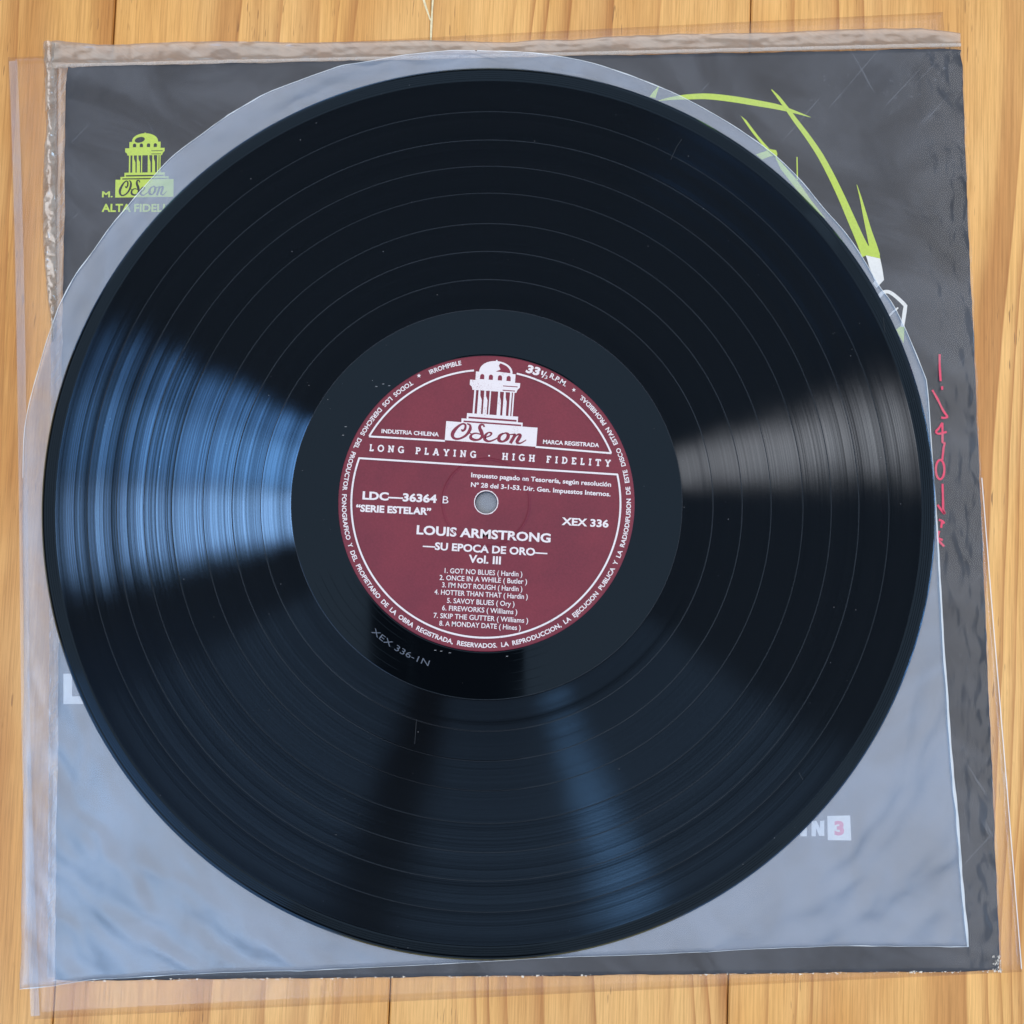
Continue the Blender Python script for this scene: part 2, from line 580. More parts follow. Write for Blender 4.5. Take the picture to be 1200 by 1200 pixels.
def line(fl, text, a, b, z, caph, bold=0.0, shear=0.0, space=1.0):
    """sets a line of text on the plane z with its baseline from photo point a to photo point b"""
    A, B = spot(*a, z), spot(*b, z)
    v, f = glyphs(text, bold, space)
    x0, x1 = min(q[0] for q in v), max(q[0] for q in v)
    L = math.hypot(B[0] - A[0], B[1] - A[1])
    ex, ey = (B[0] - A[0]) / L, (B[1] - A[1]) / L
    sx, sy = L / (x1 - x0), caph / PX / cap(bold)
    out = []
    for x, y in v:
        X, Y = (x - x0) * sx, y * sy
        X += Y * shear
        out.append((A[0] + X * ex - Y * ey, A[1] + X * ey + Y * ex))
    fl.add(out, f)


def arc(fl, text, r, a0, a1, caph, bold=0.0, inward=True, space=1.0):
    """text on a circle (mm) from angle a0 to a1 (degrees); inward: letter tops point at the centre, runs counter-clockwise"""
    v, f = glyphs(text, bold, space)
    x0, x1 = min(q[0] for q in v), max(q[0] for q in v)
    sy = caph / cap(bold)
    out = []
    for x, y in v:
        a = math.radians(a0 + (a1 - a0) * (x - x0) / (x1 - x0))
        rr = r - y * sy if inward else r + y * sy
        out.append((rr * math.cos(a), rr * math.sin(a)))
    fl.add(out, f)


# ================================================================== TABLE
table = empty("pine_table", "knotty honey-coloured pine tabletop of glued boards, beneath everything", "table")
PW, PL, PT = 112.0, 1250.0, 28.0


def plank_mesh():
    g_ = 0.22
    x, y, b = PW / 2 - g_, PL / 2, 0.5
    vs = [(-x, -y, -PT), (x, -y, -PT), (x, y, -PT), (-x, y, -PT),
          (-x, -y, -b), (x, -y, -b), (x, y, -b), (-x, y, -b),
          (-x + b, -y + b, 0), (x - b, -y + b, 0), (x - b, y - b, 0), (-x + b, y - b, 0)]
    fs = [(3, 2, 1, 0), (8, 9, 10, 11)]
    for k in range(4):
        l = (k + 1) % 4
        fs += [(k, l, 4 + l, 4 + k), (4 + k, 4 + l, 8 + l, 8 + k)]
    return vs, fs


WA = math.radians(-1.1)                       # the boards run a touch off the picture's upright
pa, pb = spot(506, 0, 0), spot(455, 1200, 0)
WA = math.atan2(pa[0] - pb[0], pa[1] - pb[1])
cx0 = (pa[0] + pb[0]) / 2
vs, fs = plank_mesh()
first = link("plank", vs, fs, M_WOOD, table)
for i in range(-6, 6):
    o = first if i == -6 else first.copy()
    if i > -6:
        COL.objects.link(o)
        o.parent = table
    X = cx0 + (i + 0.5) * PW / math.cos(WA)
    o.location = (X * MM, 0, random.uniform(-0.06, 0.0) * MM)
    o.rotation_euler = (0, 0, -WA)

fl = Flat()
fl.ribbon([spot(x, y, 0.05) for x, y in ((507.5, -6), (506.5, 12), (505.5, 30), (504.5, 60))], [0.75, 0.6, 0.8, 0.5])
fl.ribbon([spot(x, y, 0.05) for x, y in ((495, -5), (499, 8), (504.5, 24))], [0.9, 0.7, 0.4])
fl.build("wood_filler", m_simple("filler", (0.78, 0.70, 0.46), 0.7, 0.2, 0.2, 900), table, 0.06)

# ================================================================== OUTER CLEAR SLEEVE (lies on the table, under the cover)
outer = None
q = [spot(10, 68, 0.4), spot(1105, 14, 0.4), spot(1198, 1139, 0.4), spot(41, 1194, 0.4)]


def f_outer(u, v):
    v = 1 - v
    x = (1 - u) * (1 - v) * q[0][0] + u * (1 - v) * q[1][0] + u * v * q[2][0] + (1 - u) * v * q[3][0]
    y = (1 - u) * (1 - v) * q[0][1] + u * (1 - v) * q[1][1] + u * v * q[2][1] + (1 - u) * v * q[3][1]
    e = min(u, 1 - u, v, 1 - v)
    under = min(1.0, e / 0.02)
    lift = 0.30 + 0.12 * (nz(x / 30, y / 30) + 0.5)
    if u < 0.05:
        lift += 0.5 * (1 - u / 0.05)
    if u > 0.95 and v > 0.8:
        lift += 0.9 * max(0, nz(x / 7, y / 9, 3))
    return (x, y, min(lift, 0.45) if e > 0.06 else lift)


vs, fs = grid(120, 120, f_outer)
vs, fs = shell(vs, fs, 120, 120, 0.15)
outer = link("outer_sleeve", vs, fs, M_OUTER, smooth=True)
outer['label'] = "large clear plastic outer sleeve lying flat on the bare wood, lowest of the stack"
outer['category'] = "plastic sleeve"
fl = Flat()
sd = Flat()
if True:
    e0 = [spot(x, y, 0.6) for x, y in ((16, 72), (19, 150), (24, 330), (28, 600), (32, 900), (42, 1190))]
    sd.ribbon(smoothline(e0, 6), 3.0)
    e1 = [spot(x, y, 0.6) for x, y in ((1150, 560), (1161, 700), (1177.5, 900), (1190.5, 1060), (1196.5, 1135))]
    fl.ribbon(smoothline(e1, 6), 0.35)  # thin pale line painted as the right edge's highlight
fl.build("seam_and_glint", M_GLINT, outer, 1.0)
sd.build("seam_and_glint", M_INNER, outer, 1.0)

# ================================================================== ALBUM COVER
CS, CT, CCX, CCY, ZC = 311.73, 0.0148, 10.69, -0.395, 2.3
cover = empty("album_cover", "dark slate cardboard album cover printed with a lime temple emblem and brush strokes", "album cover", (CCX, CCY, 0))
ct, st = math.cos(CT), math.sin(CT)


def cov(x, y):                         # cover coordinates -> table
    return (CCX + x * ct - y * st, CCY + x * st + y * ct)


H = CS / 2
NB = 150
edge = []                              # outline with slightly bruised edges
for (ax, ay, bx, by) in ((-H, -H, H, -H), (H, -H, H, H), (H, H, -H, H), (-H, H, -H, -H)):
    for k in range(NB):
        t = k / NB
        x, y = ax + (bx - ax) * t, ay + (by - ay) * t
        d = 0.35 * nz(x / 9, y / 9, 1) + 0.2 * nz(x / 2.5, y / 2.5, 2)
        nx_, ny_ = (by - ay) / CS, -(bx - ax) / CS
        c_ = min(t, 1 - t)
        rnd_ = -0.6 * max(0, 1 - c_ * 60)
        edge.append((x + nx_ * (d + rnd_), y + ny_ * (d + rnd_)))
n = len(edge)
vs = [(*[a - b for a, b in zip(cov(x, y), (CCX, CCY))], 0.55) for x, y in edge] + \
     [(*[a - b for a, b in zip(cov(x, y), (CCX, CCY))], ZC - 0.1) for x, y in edge] + \
     [(*[a - b for a, b in zip(cov(x * 0.9985, y * 0.9985), (CCX, CCY))], ZC) for x, y in edge]
fs = [tuple(range(n - 1, -1, -1)), tuple(range(2 * n, 3 * n))]
for i in range(n):
    j = (i + 1) % n
    fs += [(i, j, n + j, n + i), (n + i, n + j, 2 * n + j, 2 * n + i)]
board = link("board", vs, fs, [M_COVER, M_CARD], cover)
for p in board.data.polygons:
    if 2 <= p.index and (p.index - 2) % 2 == 0:
        p.material_index = 1

CO = (CCX, CCY)
ZP = ZC + 0.05


def P(pts, z=ZP):
    return [spot(x, y, z) for x, y in pts]


# lime brush strokes of the drawing
br = [
    [(772.5, 100.5), (766, 107), (761, 113.5), (768, 115)],
    [(868, 135.5), (875, 146), (882, 156), (890, 166), (898.5, 176), (904, 181), (910.4, 184.5), (911, 180), (909.5, 176), (902, 174.7), (895, 167), (887.5, 158), (874.7, 141)],
    [(885.7, 181), (899, 176.4), (908, 182), (900, 184), (893, 187)],
    [(907, 181), (920, 195), (933, 210), (941, 221), (950, 234), (968, 257), (955, 246), (935, 224), (915, 198)],
]
for pts in br:
    fl = Flat()
    fl.poly(P(pts))
    fl.build("lime_brush_stroke", M_GREEN, cover, ZP, CO)
def brush(pts, wpx):
    ps = smoothline([(*a_, b_ / PX) for a_, b_ in zip(P(pts), wpx)], 7)
    fl.ribbon([(a_, b_) for a_, b_, _ in ps], [max(0.08, c_) for *_, c_ in ps])


fl = Flat()
brush([(772, 118), (786, 115.5), (805, 113.6), (830, 113), (860, 116.3), (888, 121), (912, 125.5), (932, 131.4), (950, 137.4)], [1, 3.5, 6.3, 7.2, 7.6, 7.4, 6.4, 3.4, 0.4])
fl.build("lime_brush_stroke", M_GREEN, cover, ZP, CO)
fl = Flat()
brush([(904, 105), (912, 114), (921.5, 126.5), (932, 141), (947, 161), (961, 182), (974, 206), (986, 231), (997, 256), (1008, 281), (1016, 299)], [1, 3.5, 4.6, 5.6, 6.4, 7.2, 7.8, 8.4, 9.4, 10.6, 13])
brush([(1004, 216.5), (1008.5, 232), (1013, 250), (1018, 270), (1023, 288), (1026, 300)], [0.5, 2.4, 4.6, 6.6, 9.5, 11])
fl.poly(P([(1009, 287), (1014.4, 299), (1031.5, 303), (1028, 289), (1019, 288)]))
fl.build("lime_brush_stroke", M_GREEN, cover, ZP + 0.06, CO)
fl = Flat()
fl.ribbon(P([(934, 184), (934.4, 211)]), 0.4)
fl.build("lime_brush_stroke", M_GREEN, cover, ZP, CO)
fl = Flat()
fl.poly(P([(1056, 382), (1060, 383), (1059.5, 392), (1058.7, 402), (1050, 386)]))
fl.build("lime_brush_stroke", M_GREEN, cover, ZP, CO)
fl = Flat()
fl.poly(P([(1014.4, 299), (1031.5, 303), (1034, 315), (1036, 328), (1027, 337.5), (1023, 332), (1025, 328.8), (1022, 321), (1018.7, 313), (1016.3, 304)]))
fl.build("white_brush_stroke", M_WHITE, cover, ZP, CO)
fl = Flat()
fl.ribbon(smoothline(P([(1028, 351), (1030.6, 347), (1034.5, 343), (1040, 341.8), (1046, 344.5), (1055, 352), (1061, 358)]), 5), 1.25)
fl.ribbon(P([(1061.3, 357), (1060, 366), (1057.5, 383)]), [1.2, 1.35, 1.2])
fl.ribbon(P([(1042, 370), (1047, 365), (1052.5, 360.6)]), 0.55)
fl.build("white_brush_stroke", M_WHITE, cover, ZP, CO)


def temple(fl, dk, to, slab_h, k, yk, lines=True):
    """rotunda emblem; to(u, v) maps emblem coordinates (base is -1..1 wide) to the sheet. k, yk scale the building over its base"""
    def box(f, x0, x1, y0, y1):
        f.poly([to(x0, y0), to(x1, y0), to(x1, y1), to(x0, y1)])
    box(fl, -1, 1, 0, slab_h)
    y = slab_h
    box(fl, -0.67 * k, 0.67 * k, y, y + 0.085 * yk)
    box(dk, -0.62 * k, 0.64 * k, y + 0.005, y + 0.04 * yk)
    y += 0.085 * yk
    box(fl, -0.56 * k, 0.56 * k, y, y + 0.125 * yk)
    box(dk, -0.52 * k, 0.53 * k, y + 0.01, y + 0.05 * yk)
    y += 0.125 * yk
    ch = 0.52 * yk
    cols = [(-0.44, -0.40), (-0.345, -0.255), (-0.22, -0.13), (-0.10, -0.07), (0.085, 0.165), (0.21, 0.29), (0.345, 0.385), (0.41, 0.44)]
    for a, b in cols:
        fl.poly([to(a * k, y), to(b * k, y), to((b if b - a < 0.05 else b - 0.005) * k, y + ch * 0.6),
                 to((b if b - a < 0.05 else a + 0.045) * k, y + ch * 0.78), to((b if b - a < 0.05 else a + 0.04) * k, y + ch), to(a * k, y + ch)])
    y += ch
    e = 0.22 * yk
    fl.poly([to(-0.48 * k, y), to(0.48 * k, y), to(0.50 * k, y + e * 0.3), to(0.55 * k, y + e * 0.55), to(0.55 * k, y + e), to(-0.55 * k, y + e), to(-0.55 * k, y + e * 0.5), to(-0.50 * k, y + e * 0.3)])
    box(dk, -0.49 * k, 0.49 * k, y + e * 0.36, y + e * 0.46)
    box(dk, -0.53 * k, 0.47 * k, y + e * 0.78, y + e * 0.87)
    box(dk, 0.18 * k, 0.50 * k, y + e * 0.56, y + e * 0.65)
    box(dk, 0.18 * k, 0.45 * k, y + e * 0.12, y + e * 0.22)
    y += e
    dh = 0.19 * yk
    box(fl, -0.435 * k, 0.435 * k, y, y + dh)
    for cxx in (-0.29, -0.10, 0.10, 0.29):
        w_ = 0.045 * k
        dk.poly([to(cxx * k - w_, y + dh * 0.15), to(cxx * k + w_, y + dh * 0.15)] +
                [to(cxx * k + w_ * math.cos(t), y + dh * 0.5 + dh * 0.25 * math.sin(t)) for t in [math.pi * i / 8 for i in range(9)]])
    y += dh
    hgt = 0.26 * yk
    dome = [to(0.365 * k * math.cos(t), y + hgt * math.sin(t) ** 0.9) for t in [math.pi * i / 24 for i in range(25)]]
    fl.poly(dome)
    fl.poly([to(-0.03 * k, y + hgt * 0.97), to(0.03 * k, y + hgt * 0.97), to(0.0, y + hgt * 1.13)])
    return y, hgt


ODEON = [
    ([(350, 800), (362, 815), (385, 795), (384, 755), (350, 748), (300, 785), (264, 840), (278, 884), (330, 893), (395, 862), (434, 805), (432, 760), (400, 744)],
     [10, 14, 16, 14, 12, 20, 26, 18, 14, 16, 22, 14, 8]),
    ([(575, 778), (566, 757), (538, 757), (530, 785), (552, 828), (562, 868), (532, 900), (484, 902), (448, 882), (458, 850), (500, 838), (545, 850)],
     [12, 12, 16, 22, 26, 20, 14, 18, 22, 14, 10, 8]),
    ([(420, 828), (455, 848)], [8, 8]),
    ([(548, 880), (592, 882)], [8, 8]),
    ([(592, 882), (640, 862), (652, 838), (622, 832), (592, 862), (592, 898), (632, 918), (690, 900), (738, 868)], [8, 10, 14, 10, 20, 22, 14, 10, 7]),
    ([(772, 838), (736, 866), (734, 906), (772, 920), (812, 895), (822, 856), (796, 836), (762, 848)], [10, 22, 24, 14, 22, 24, 12, 8]),
    ([(820, 852), (868, 850), (888, 856), (870, 895), (848, 935)], [6, 10, 20, 22, 22]),
    ([(868, 895), (915, 852), (942, 858), (930, 890), (915, 920), (930, 936), (960, 932), (1005, 903)], [8, 12, 22, 24, 22, 16, 10, 6]),
]


def script(fl, to, slab_h, wid):
    for pts, ws in ODEON:
        q_ = []
        for x, y in pts:
            u = (x - 190) / 920 * 2 - 1
            vv = ((905 + 0.0707 * (x - 180)) - y) / 187.0 * slab_h
            q_.append((u, vv, 0))
        sm = smoothline([(a, b, c) for (a, b, c), c in zip([(a, b, 0) for a, b, _ in q_], ws)] if False else [(a, b, w_) for (a, b, _), w_ in zip(q_, ws)], 5)
        fl.ribbon([to(a, b) for a, b, _ in sm], [w_ * wid for *_, w_ in sm])


# lime temple emblem on the cover
eb0, eb1 = spot(135, 231.5, ZP), spot(203.2, 230.6, ZP)
eL = math.hypot(eb1[0] - eb0[0], eb1[1] - eb0[1])
ex, ey = (eb1[0] - eb0[0]) / eL, (eb1[1] - eb0[1]) / eL


def to_cover(u, v):
    X, Y = (u + 1) * eL / 2, v * eL / 2
    return (eb0[0] + X * ex - Y * ey, eb0[1] + X * ey + Y * ex)


fl, dk = Flat(), Flat()
temple(fl, dk, to_cover, 0.62, 1.236, 1.157)
script(dk, to_cover, 0.62, eL / 2 / 460 * 1.5)
dk.poly([to_cover(-0.18 + 0.17 * math.cos(t) - 0.04 * math.sin(t), 2.01 + 0.09 * math.sin(t) + 0.05 * math.cos(t)) for t in [i * math.pi / 8 for i in range(16)]])
em = fl.build("temple_emblem", M_GREEN, cover, ZP, CO)
dk.build("emblem_detail", M_NIGHT, em, ZP + 0.03, CO)
fl = Flat()
line(fl, "M.", (119.5, 231), (132, 231), ZP, 7.2, 0.03)
line(fl, "ALTA FIDELI", (119, 248), (193, 248), ZP, 9.6, 0.03)
fl.build("lime_lettering", M_GREEN, cover, ZP, CO)
# white lettering, mostly under the record
fl = Flat()
fl.poly(P([(74.3, 789.5), (84.5, 789.5), (84.5, 816), (99, 816), (99, 825), (74.3, 825)]))
fl.build("white_letter", M_WHITE, cover, ZP, CO)
fl = Flat()
fl.poly(P([(938, 962), (945.5, 962), (945.5, 980), (938, 980)]))
fl.build("white_letter", M_WHITE, cover, ZP, CO)
fl = Flat()
fl.poly(P([(951, 962), (957, 962), (961, 971), (961, 962), (966, 961.5), (966, 979.5), (960, 979.5), (956, 970), (956, 980), (951, 980)]))
fl.build("white_letter", M_WHITE, cover, ZP, CO)
fl = Flat()
fl.poly(P([(969.5, 956.2), (996.3, 955.5), (997.5, 985), (970, 984.5)]))
bx_ = fl.build("number_box", M_WHITE, cover, ZP, CO)
fl = Flat()
line(fl, "3", (978, 978), (989.5, 977.8), ZP, 15.5, 0.05)
fl.build("numeral", M_ROSE, bx_, ZP + 0.03, CO)

# chipped, fluffy board edge along the bottom and the bruised corner
fr = Flat()
random.seed(11)
for k in range(290):
    t = random.random()
    if nz(t * 14, 0.3, 5) < -0.12:
        continue
    x, y = cov(-H + CS * t, -H + random.uniform(-0.25, 0.35))
    a = random.uniform(0, math.pi)
    s_ = random.choice((0.2, 0.25, 0.3, 0.4, 0.65)) * random.uniform(0.6, 1.2)
    fr.poly([(x + s_ * math.cos(a + j * 2.09) * random.uniform(0.5, 1.3), y + 0.55 * s_ * math.sin(a + j * 2.09)) for j in range(3)])
for k in range(45):
    x, y = cov(H - random.random() ** 2 * 2.6, -H + random.random() ** 2 * 5.5)
    a = random.uniform(0, 6.3)
    s_ = random.uniform(0.2, 0.7)
    fr.poly([(x + 0.5 * s_ * math.cos(a + j * 2.09) * random.uniform(0.5, 1.4), y + s_ * math.sin(a + j * 2.09)) for j in range(3)])
o = fr.build("frayed_board", M_CARD, cover, ZC + 0.12, CO)
o['kind'] = "stuff"
fl = Flat()
fl.poly(P([(1161, 1131), (1163, 1125), (1166, 1124), (1168, 1130), (1167, 1136), (1162, 1136)]))
fl.build("torn_corner", M_NIGHT, cover, ZP + 0.02, CO)

# ================================================================== JACKET: old crinkled film round the cover, hems beyond its top and left edge
jacket = empty("plastic_jacket", "old crinkled yellowed plastic jacket wrapped round the dark album cover", "plastic jacket", (CCX, CCY, 0))
ZJ = 2.75


def f_jacket(u, v):
    x = -H - 0.6 + (CS + 1.2) * u
    y = -H - 0.5 + (CS + 1.0) * v
    X, Y = cov(x, y)
    # crinkled towards the right edge
    cr = max(0.0, min(1.0, (u - 0.925) / 0.075)) ** 1.3
    cr2 = max(0.0, min(1.0, (u - 0.86) / 0.14))
    z = ZJ + 0.14 * nz(X / 24, Y / 24, 1) + 0.75 * cr2 * nz(X / 14 + 0.4 * nz(X / 20, Y / 20, 2), Y / 12, 4) + 0.16 * cr2 * abs(nz((X + Y) / 7, (X - Y) / 16, 6))
    z += cr * 1.3 * (abs(nz(X / 5.0, Y / 9, 2)) + 0.25 * abs(nz(X / 2.2, Y / 3.4, 7)))
    rdg = max(0.0, 0.10 - abs(nz(X / 17 + 0.5 * nz(Y / 9, X / 30, 3), Y / 24, 11))) / 0.10
    z += (0.15 + 0.85 * cr2) * 0.22 * rdg ** 1.5 * (0.4 + nz(X / 25, Y / 25, 12))
    rdg = max(0.0, 0.09 - abs(nz(X / 7, Y / 12, 15))) / 0.09
    z += cr2 ** 2 * 0.16 * rdg ** 1.3
    e = min(u, 1 - u, v, 1 - v) * CS
    if e < 1.0:
        z -= (1.0 - e) ** 2 * (1.2 if u > 0.5 or v < 0.5 else 0.2)
    xo = 0.35 * nz(Y / 8, 4.0, 3) * cr
    return (X + xo - CCX, Y - CCY, z)


us = [i / 150 * 0.86 for i in range(151)] + [0.86 + 0.14 * (i + 1) / 110 for i in range(110)]
nu, nv = len(us) - 1, 300
vs, fs = grid(nu, nv, lambda u, v: f_jacket(us[round(u * nu)], v))
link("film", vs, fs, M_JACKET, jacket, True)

# top hem: outer edge as in the photo, inner edge on the cover's top edge
TOPE = [(47, 48), (67, 46.5), (90, 49), (115, 52), (150, 51), (207, 48), (300, 47.5), (342, 49.5), (420, 48), (500, 46), (560, 48), (600, 49), (632, 45.5), (672, 46),
        (725, 41.5), (800, 39), (900, 37.5), (987, 33.5), (1080, 32), (1100, 35), (1126, 37.5)]


def f_top(u, v):
    px = 60 + (1126 - 60) * u
    yo = interp(TOPE, px)
    yi = 79.5 + (54.5 - 79.5) * (px - 78) / (1126.5 - 78)
    z = 2.0 - 0.4 * v + 0.9 * math.exp(-((v - 0.92) / 0.09) ** 2) * (0.4 + nz(px / 30, 0.0, 2)) + 0.35 * math.exp(-((v - 0.18) / 0.08) ** 2)
    z += 0.30 * nz(px / 26, v * 2.0, 8) + 0.18 * nz(px / 8, v * 3, 9)
    X, Y = spot(px, yi + (yo - yi) * v, 2.2)
    return (X - CCX, Y - CCY, z)


vs, fs = grid(360, 18, f_top)
link("top_hem", vs, fs, M_HEM, jacket, True)
# pale welded line between hem and cover
fl = Flat()
fl.ribbon([spot(x, 76.6 + (52.2 - 76.6) * (x - 78) / 1048.0 + 0.6 * nz(x / 20, 1, 1), 2.6) for x in range(66, 1127, 10)], 1.0)
fl.build("weld_line", M_SIDEHEM, jacket, 2.75, CO)


def f_left(u, v):
    py = 79 + (1146 - 79) * v
    xl = 60.5 + 1.0 * nz(py / 30, 2.0) - 6 * (py - 60) / 1090
    xr = 78.5 - 12 * (py - 60) / 1090
    X, Y = spot(xl + (xr - xl) * u, py, 2.3)
    z = 1.7 + 0.5 * u + 0.25 * nz(py / 20, u * 3) + 0.25 * math.exp(-((u - 0.45) / 0.12) ** 2)
    return (X - CCX, Y - CCY, z)


vs, fs = grid(14, 300, f_left)
link("side_hem", vs, fs, M_SIDEHEM, jacket, True)


def f_fold(u, v):
    py = 49 + (400 - 49) * v
    xl = interp([(48, 47), (82, 49), (120, 50), (150, 51.5), (170, 49), (200, 47.5), (250, 46.5), (300, 48), (350, 53), (390, 59), (400, 60)], py)
    xr = interp([(48, 66), (70, 64), (120, 64), (160, 64), (300, 67), (360, 66), (400, 62)], py)
    a = math.pi * u
    X, Y = spot(xl + (xr - xl) * u, py, 2.6)
    z = 0.9 + 2.2 * math.sin(a) ** 0.8 + 0.5 * math.sin(a) * (1.6 * nz(py / 13, u * 2, 1) + 0.9 * nz(py / 6, u * 2.5, 2)) + 0.15 * abs(nz(py / 3, u * 3, 3)) * math.sin(a)
    return (X - CCX, Y - CCY, z)


vs, fs = grid(26, 420, f_fold)
link("side_fold", vs, fs, M_SIDE, jacket, True)

# pink pen writing on the jacket
hs = 1 / 4.6125
WR = [
    [(190, 70), (190, 130), (195, 215)], [(203, 243), (203, 262)],
    [(150, 263), (180, 315), (208, 372), (233, 408)], [(235, 408), (215, 414), (198, 412)],
    [(204, 440), (188, 466), (168, 488)], [(168, 488), (184, 500), (228, 489)], [(204, 440), (205, 490), (205, 548)], [(205, 548), (216, 552), (210, 580), (204, 640)],
    [(192 + 23 * math.cos(t), 693 + 52 * math.sin(t)) for t in [i * 2 * math.pi / 16 for i in range(17)]],
    [(205, 770), (207, 840), (208, 910)], [(208, 908), (215, 932), (178, 884)],
    [(185, 964), (205, 972), (214, 985)], [(203, 968), (198, 1008)],
    [(188, 1025), (178, 1066), (192, 1085), (214, 1108)], [(180, 1064), (206, 1074)],
]
fl = Flat()
for st_ in WR:
    pts = smoothline([spot(1060 + x * hs, 400 + y * hs, ZJ + 0.2) for x, y in st_], 5)
    fl.ribbon(pts, [0.72 + 0.2 * nz(i / 3, len(st_), 1) for i in range(len(pts))])
fl.build("handwriting", M_PINK, jacket, ZJ + 0.22, CO)

# ================================================================== INNER SLEEVE: milky bag with a rounded top
SL = [(500, 62), (475, 64.8), (450, 69), (422, 74), (400, 78), (375, 86), (350, 95), (325, 105), (300, 117.2), (277, 130), (242, 154), (207, 180.5), (187, 200), (155, 236), (130, 266),
      (107, 298), (90, 322), (75, 350), (60, 383), (47, 418), (37.5, 450), (30, 480), (26, 510), (24.8, 560), (24.5, 600), (25.5, 700), (26, 850), (25, 960), (23.5, 1080), (22, 1160)]
SR = [(560, 60), (620, 62.5), (680, 71), (725, 84), (760, 97), (800, 114.5), (850, 142), (885, 165), (912, 186), (940, 214), (965, 244), (990, 272), (1012, 304), (1030, 335), (1045, 355),
      (1058, 380), (1072, 412), (1080, 432), (1085, 445), (1088, 470), (1092, 530), (1098, 620), (1105, 750), (1114, 880), (1124, 1000), (1133.5, 1109)]
BOT = [(22, 1160), (60, 1155), (108, 1148), (200, 1142), (300, 1138), (400, 1135), (545, 1128), (650, 1122), (760, 1118), (900, 1111), (1000, 1108), (1133.5, 1108.5)]
ZS = 3.15


def resample(pts, n_):
    d = [0.0]
    for a, b in zip(pts, pts[1:]):
        d.append(d[-1] + math.hypot(b[0] - a[0], b[1] - a[1]))
    out = []
    for i in range(n_ + 1):
        t = d[-1] * i / n_
        for k in range(len(pts) - 1):
            if t <= d[k + 1] + 1e-9:
                f = (t - d[k]) / (d[k + 1] - d[k] or 1)
                out.append(tuple(a + (b - a) * f for a, b in zip(pts[k], pts[k + 1])))
                break
    return out


NV_, NU_ = 220, 220
top = [(500, 62), (515, 60.6), (530, 59.5), (545, 59.6), (560, 60)]
Ls, Rs = resample(smoothline(SL, 5), NV_), resample(smoothline(SR, 5), NV_)
Tp, Bt = resample(top, NU_), resample(smoothline(BOT, 5), NU_)
COVL = [(78, 79), (66, 1150)]


def zs(X, Y, px):
    r = math.hypot(X, Y)
    free = max(0.0, min(1.0, (r - 150.0) / 14.0))
    z = ZS
    a = math.atan2(Y, X)
    # tangential folds where the bag is free of the record
    fold = nz(r / 9.0, a * 4.0, 1) + 0.5 * nz(r / 4.5, a * 9, 2)
    z += free * (0.62 * fold + 0.40 * nz(X / 14, Y / 14, 5) + 0.16 * nz(X / 5, Y / 5, 6)) + 0.35 * free
    z += free * 0.38 * (max(0.0, 0.12 - abs(nz(r / 11 + 0.3 * nz(X / 12, Y / 12, 9), a * 2.6, 21))) / 0.12) ** 1.4
    return z


def f_inner(u, v):
    j, i = v * NV_, u * NU_
    l, r_, t_, b_ = Ls[round(j)], Rs[round(j)], Tp[round(i)], Bt[round(i)]
    # Coons patch
    x = (1 - u) * l[0] + u * r_[0] + (1 - v) * t_[0] + v * b_[0] - ((1 - u) * (1 - v) * Tp[0][0] + u * (1 - v) * Tp[-1][0] + (1 - u) * v * Bt[0][0] + u * v * Bt[-1][0])
    y = (1 - u) * l[1] + u * r_[1] + (1 - v) * t_[1] + v * b_[1] - ((1 - u) * (1 - v) * Tp[0][1] + u * (1 - v) * Tp[-1][1] + (1 - u) * v * Bt[0][1] + u * v * Bt[-1][1])
    X, Y = spot(x, y, ZS)
    z = zs(X, Y, x)
    return (X, Y, z)


vs, fs = grid(NU_, NV_, f_inner)
# let the part beyond the cover's left edge sag towards the table
v2 = []
for X, Y, z in vs:
    lx = (X - CCX) * ct + (Y - CCY) * st
    over = max(0.0, -H - lx)
    z = z - min(1.4, 0.16 * over)
    if over <= 0:
        z = max(z, 3.06 + 0.1 * nz(X / 20, Y / 20, 3))
    v2.append((X, Y, z))
vs = v2
vs, fs = shell(vs, [tuple(reversed(f)) for f in fs], NU_, NV_, 0.14)
inner = link("inner_sleeve", vs, fs, M_INNER, smooth=True)
inner['label'] = "milky translucent round-topped inner sleeve lying between the record and the cover"
inner['category'] = "inner sleeve"


def edge_glint(pts, wid, name):  # whitish strip laid along the bag's rim as a painted edge highlight
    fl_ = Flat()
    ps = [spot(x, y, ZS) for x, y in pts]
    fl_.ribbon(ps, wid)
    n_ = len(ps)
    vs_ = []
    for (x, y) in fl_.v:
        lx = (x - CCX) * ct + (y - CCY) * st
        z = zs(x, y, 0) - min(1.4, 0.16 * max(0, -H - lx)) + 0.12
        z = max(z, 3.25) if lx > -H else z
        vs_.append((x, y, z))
    link(name, vs_, [tuple(reversed(f)) for f in fl_.f], M_GLINT, inner, True)


edge_glint(resample(smoothline(SR[18:], 5), 120), [0.25 + 0.65 * min(1, i / 60) * (0.55 + 0.9 * abs(nz(i / 7, 2.0, 1))) for i in range(121)], "fold_edge_glint")
edge_glint(resample(smoothline(list(reversed(SL[:24])) + top + SR[:19], 4), 260), [0.18 + 0.35 * abs(nz(i / 6, 3.0, 4)) for i in range(261)], "cut_edge_glint")
edge_glint(resample(smoothline(BOT, 4), 160), [0.10 + 0.3 * max(0, nz(i / 5, 1.0, 4)) for i in range(161)], "weld_edge_glint")

# ================================================================== RECORD
rec = empty("vinyl_record", "black twelve-inch vinyl record with a wine-red paper label, resting on its sleeves", "record", (0, 0, RTOP - 2.0))
B0 = 2.0                                  # top face in record coordinates
GAPS = [134.6, 124.6, 115.4, 106.0, 95.4, 85.7, 76.0]
R_IN, R_OUT, RL = 65.6, 145.6, 49.8
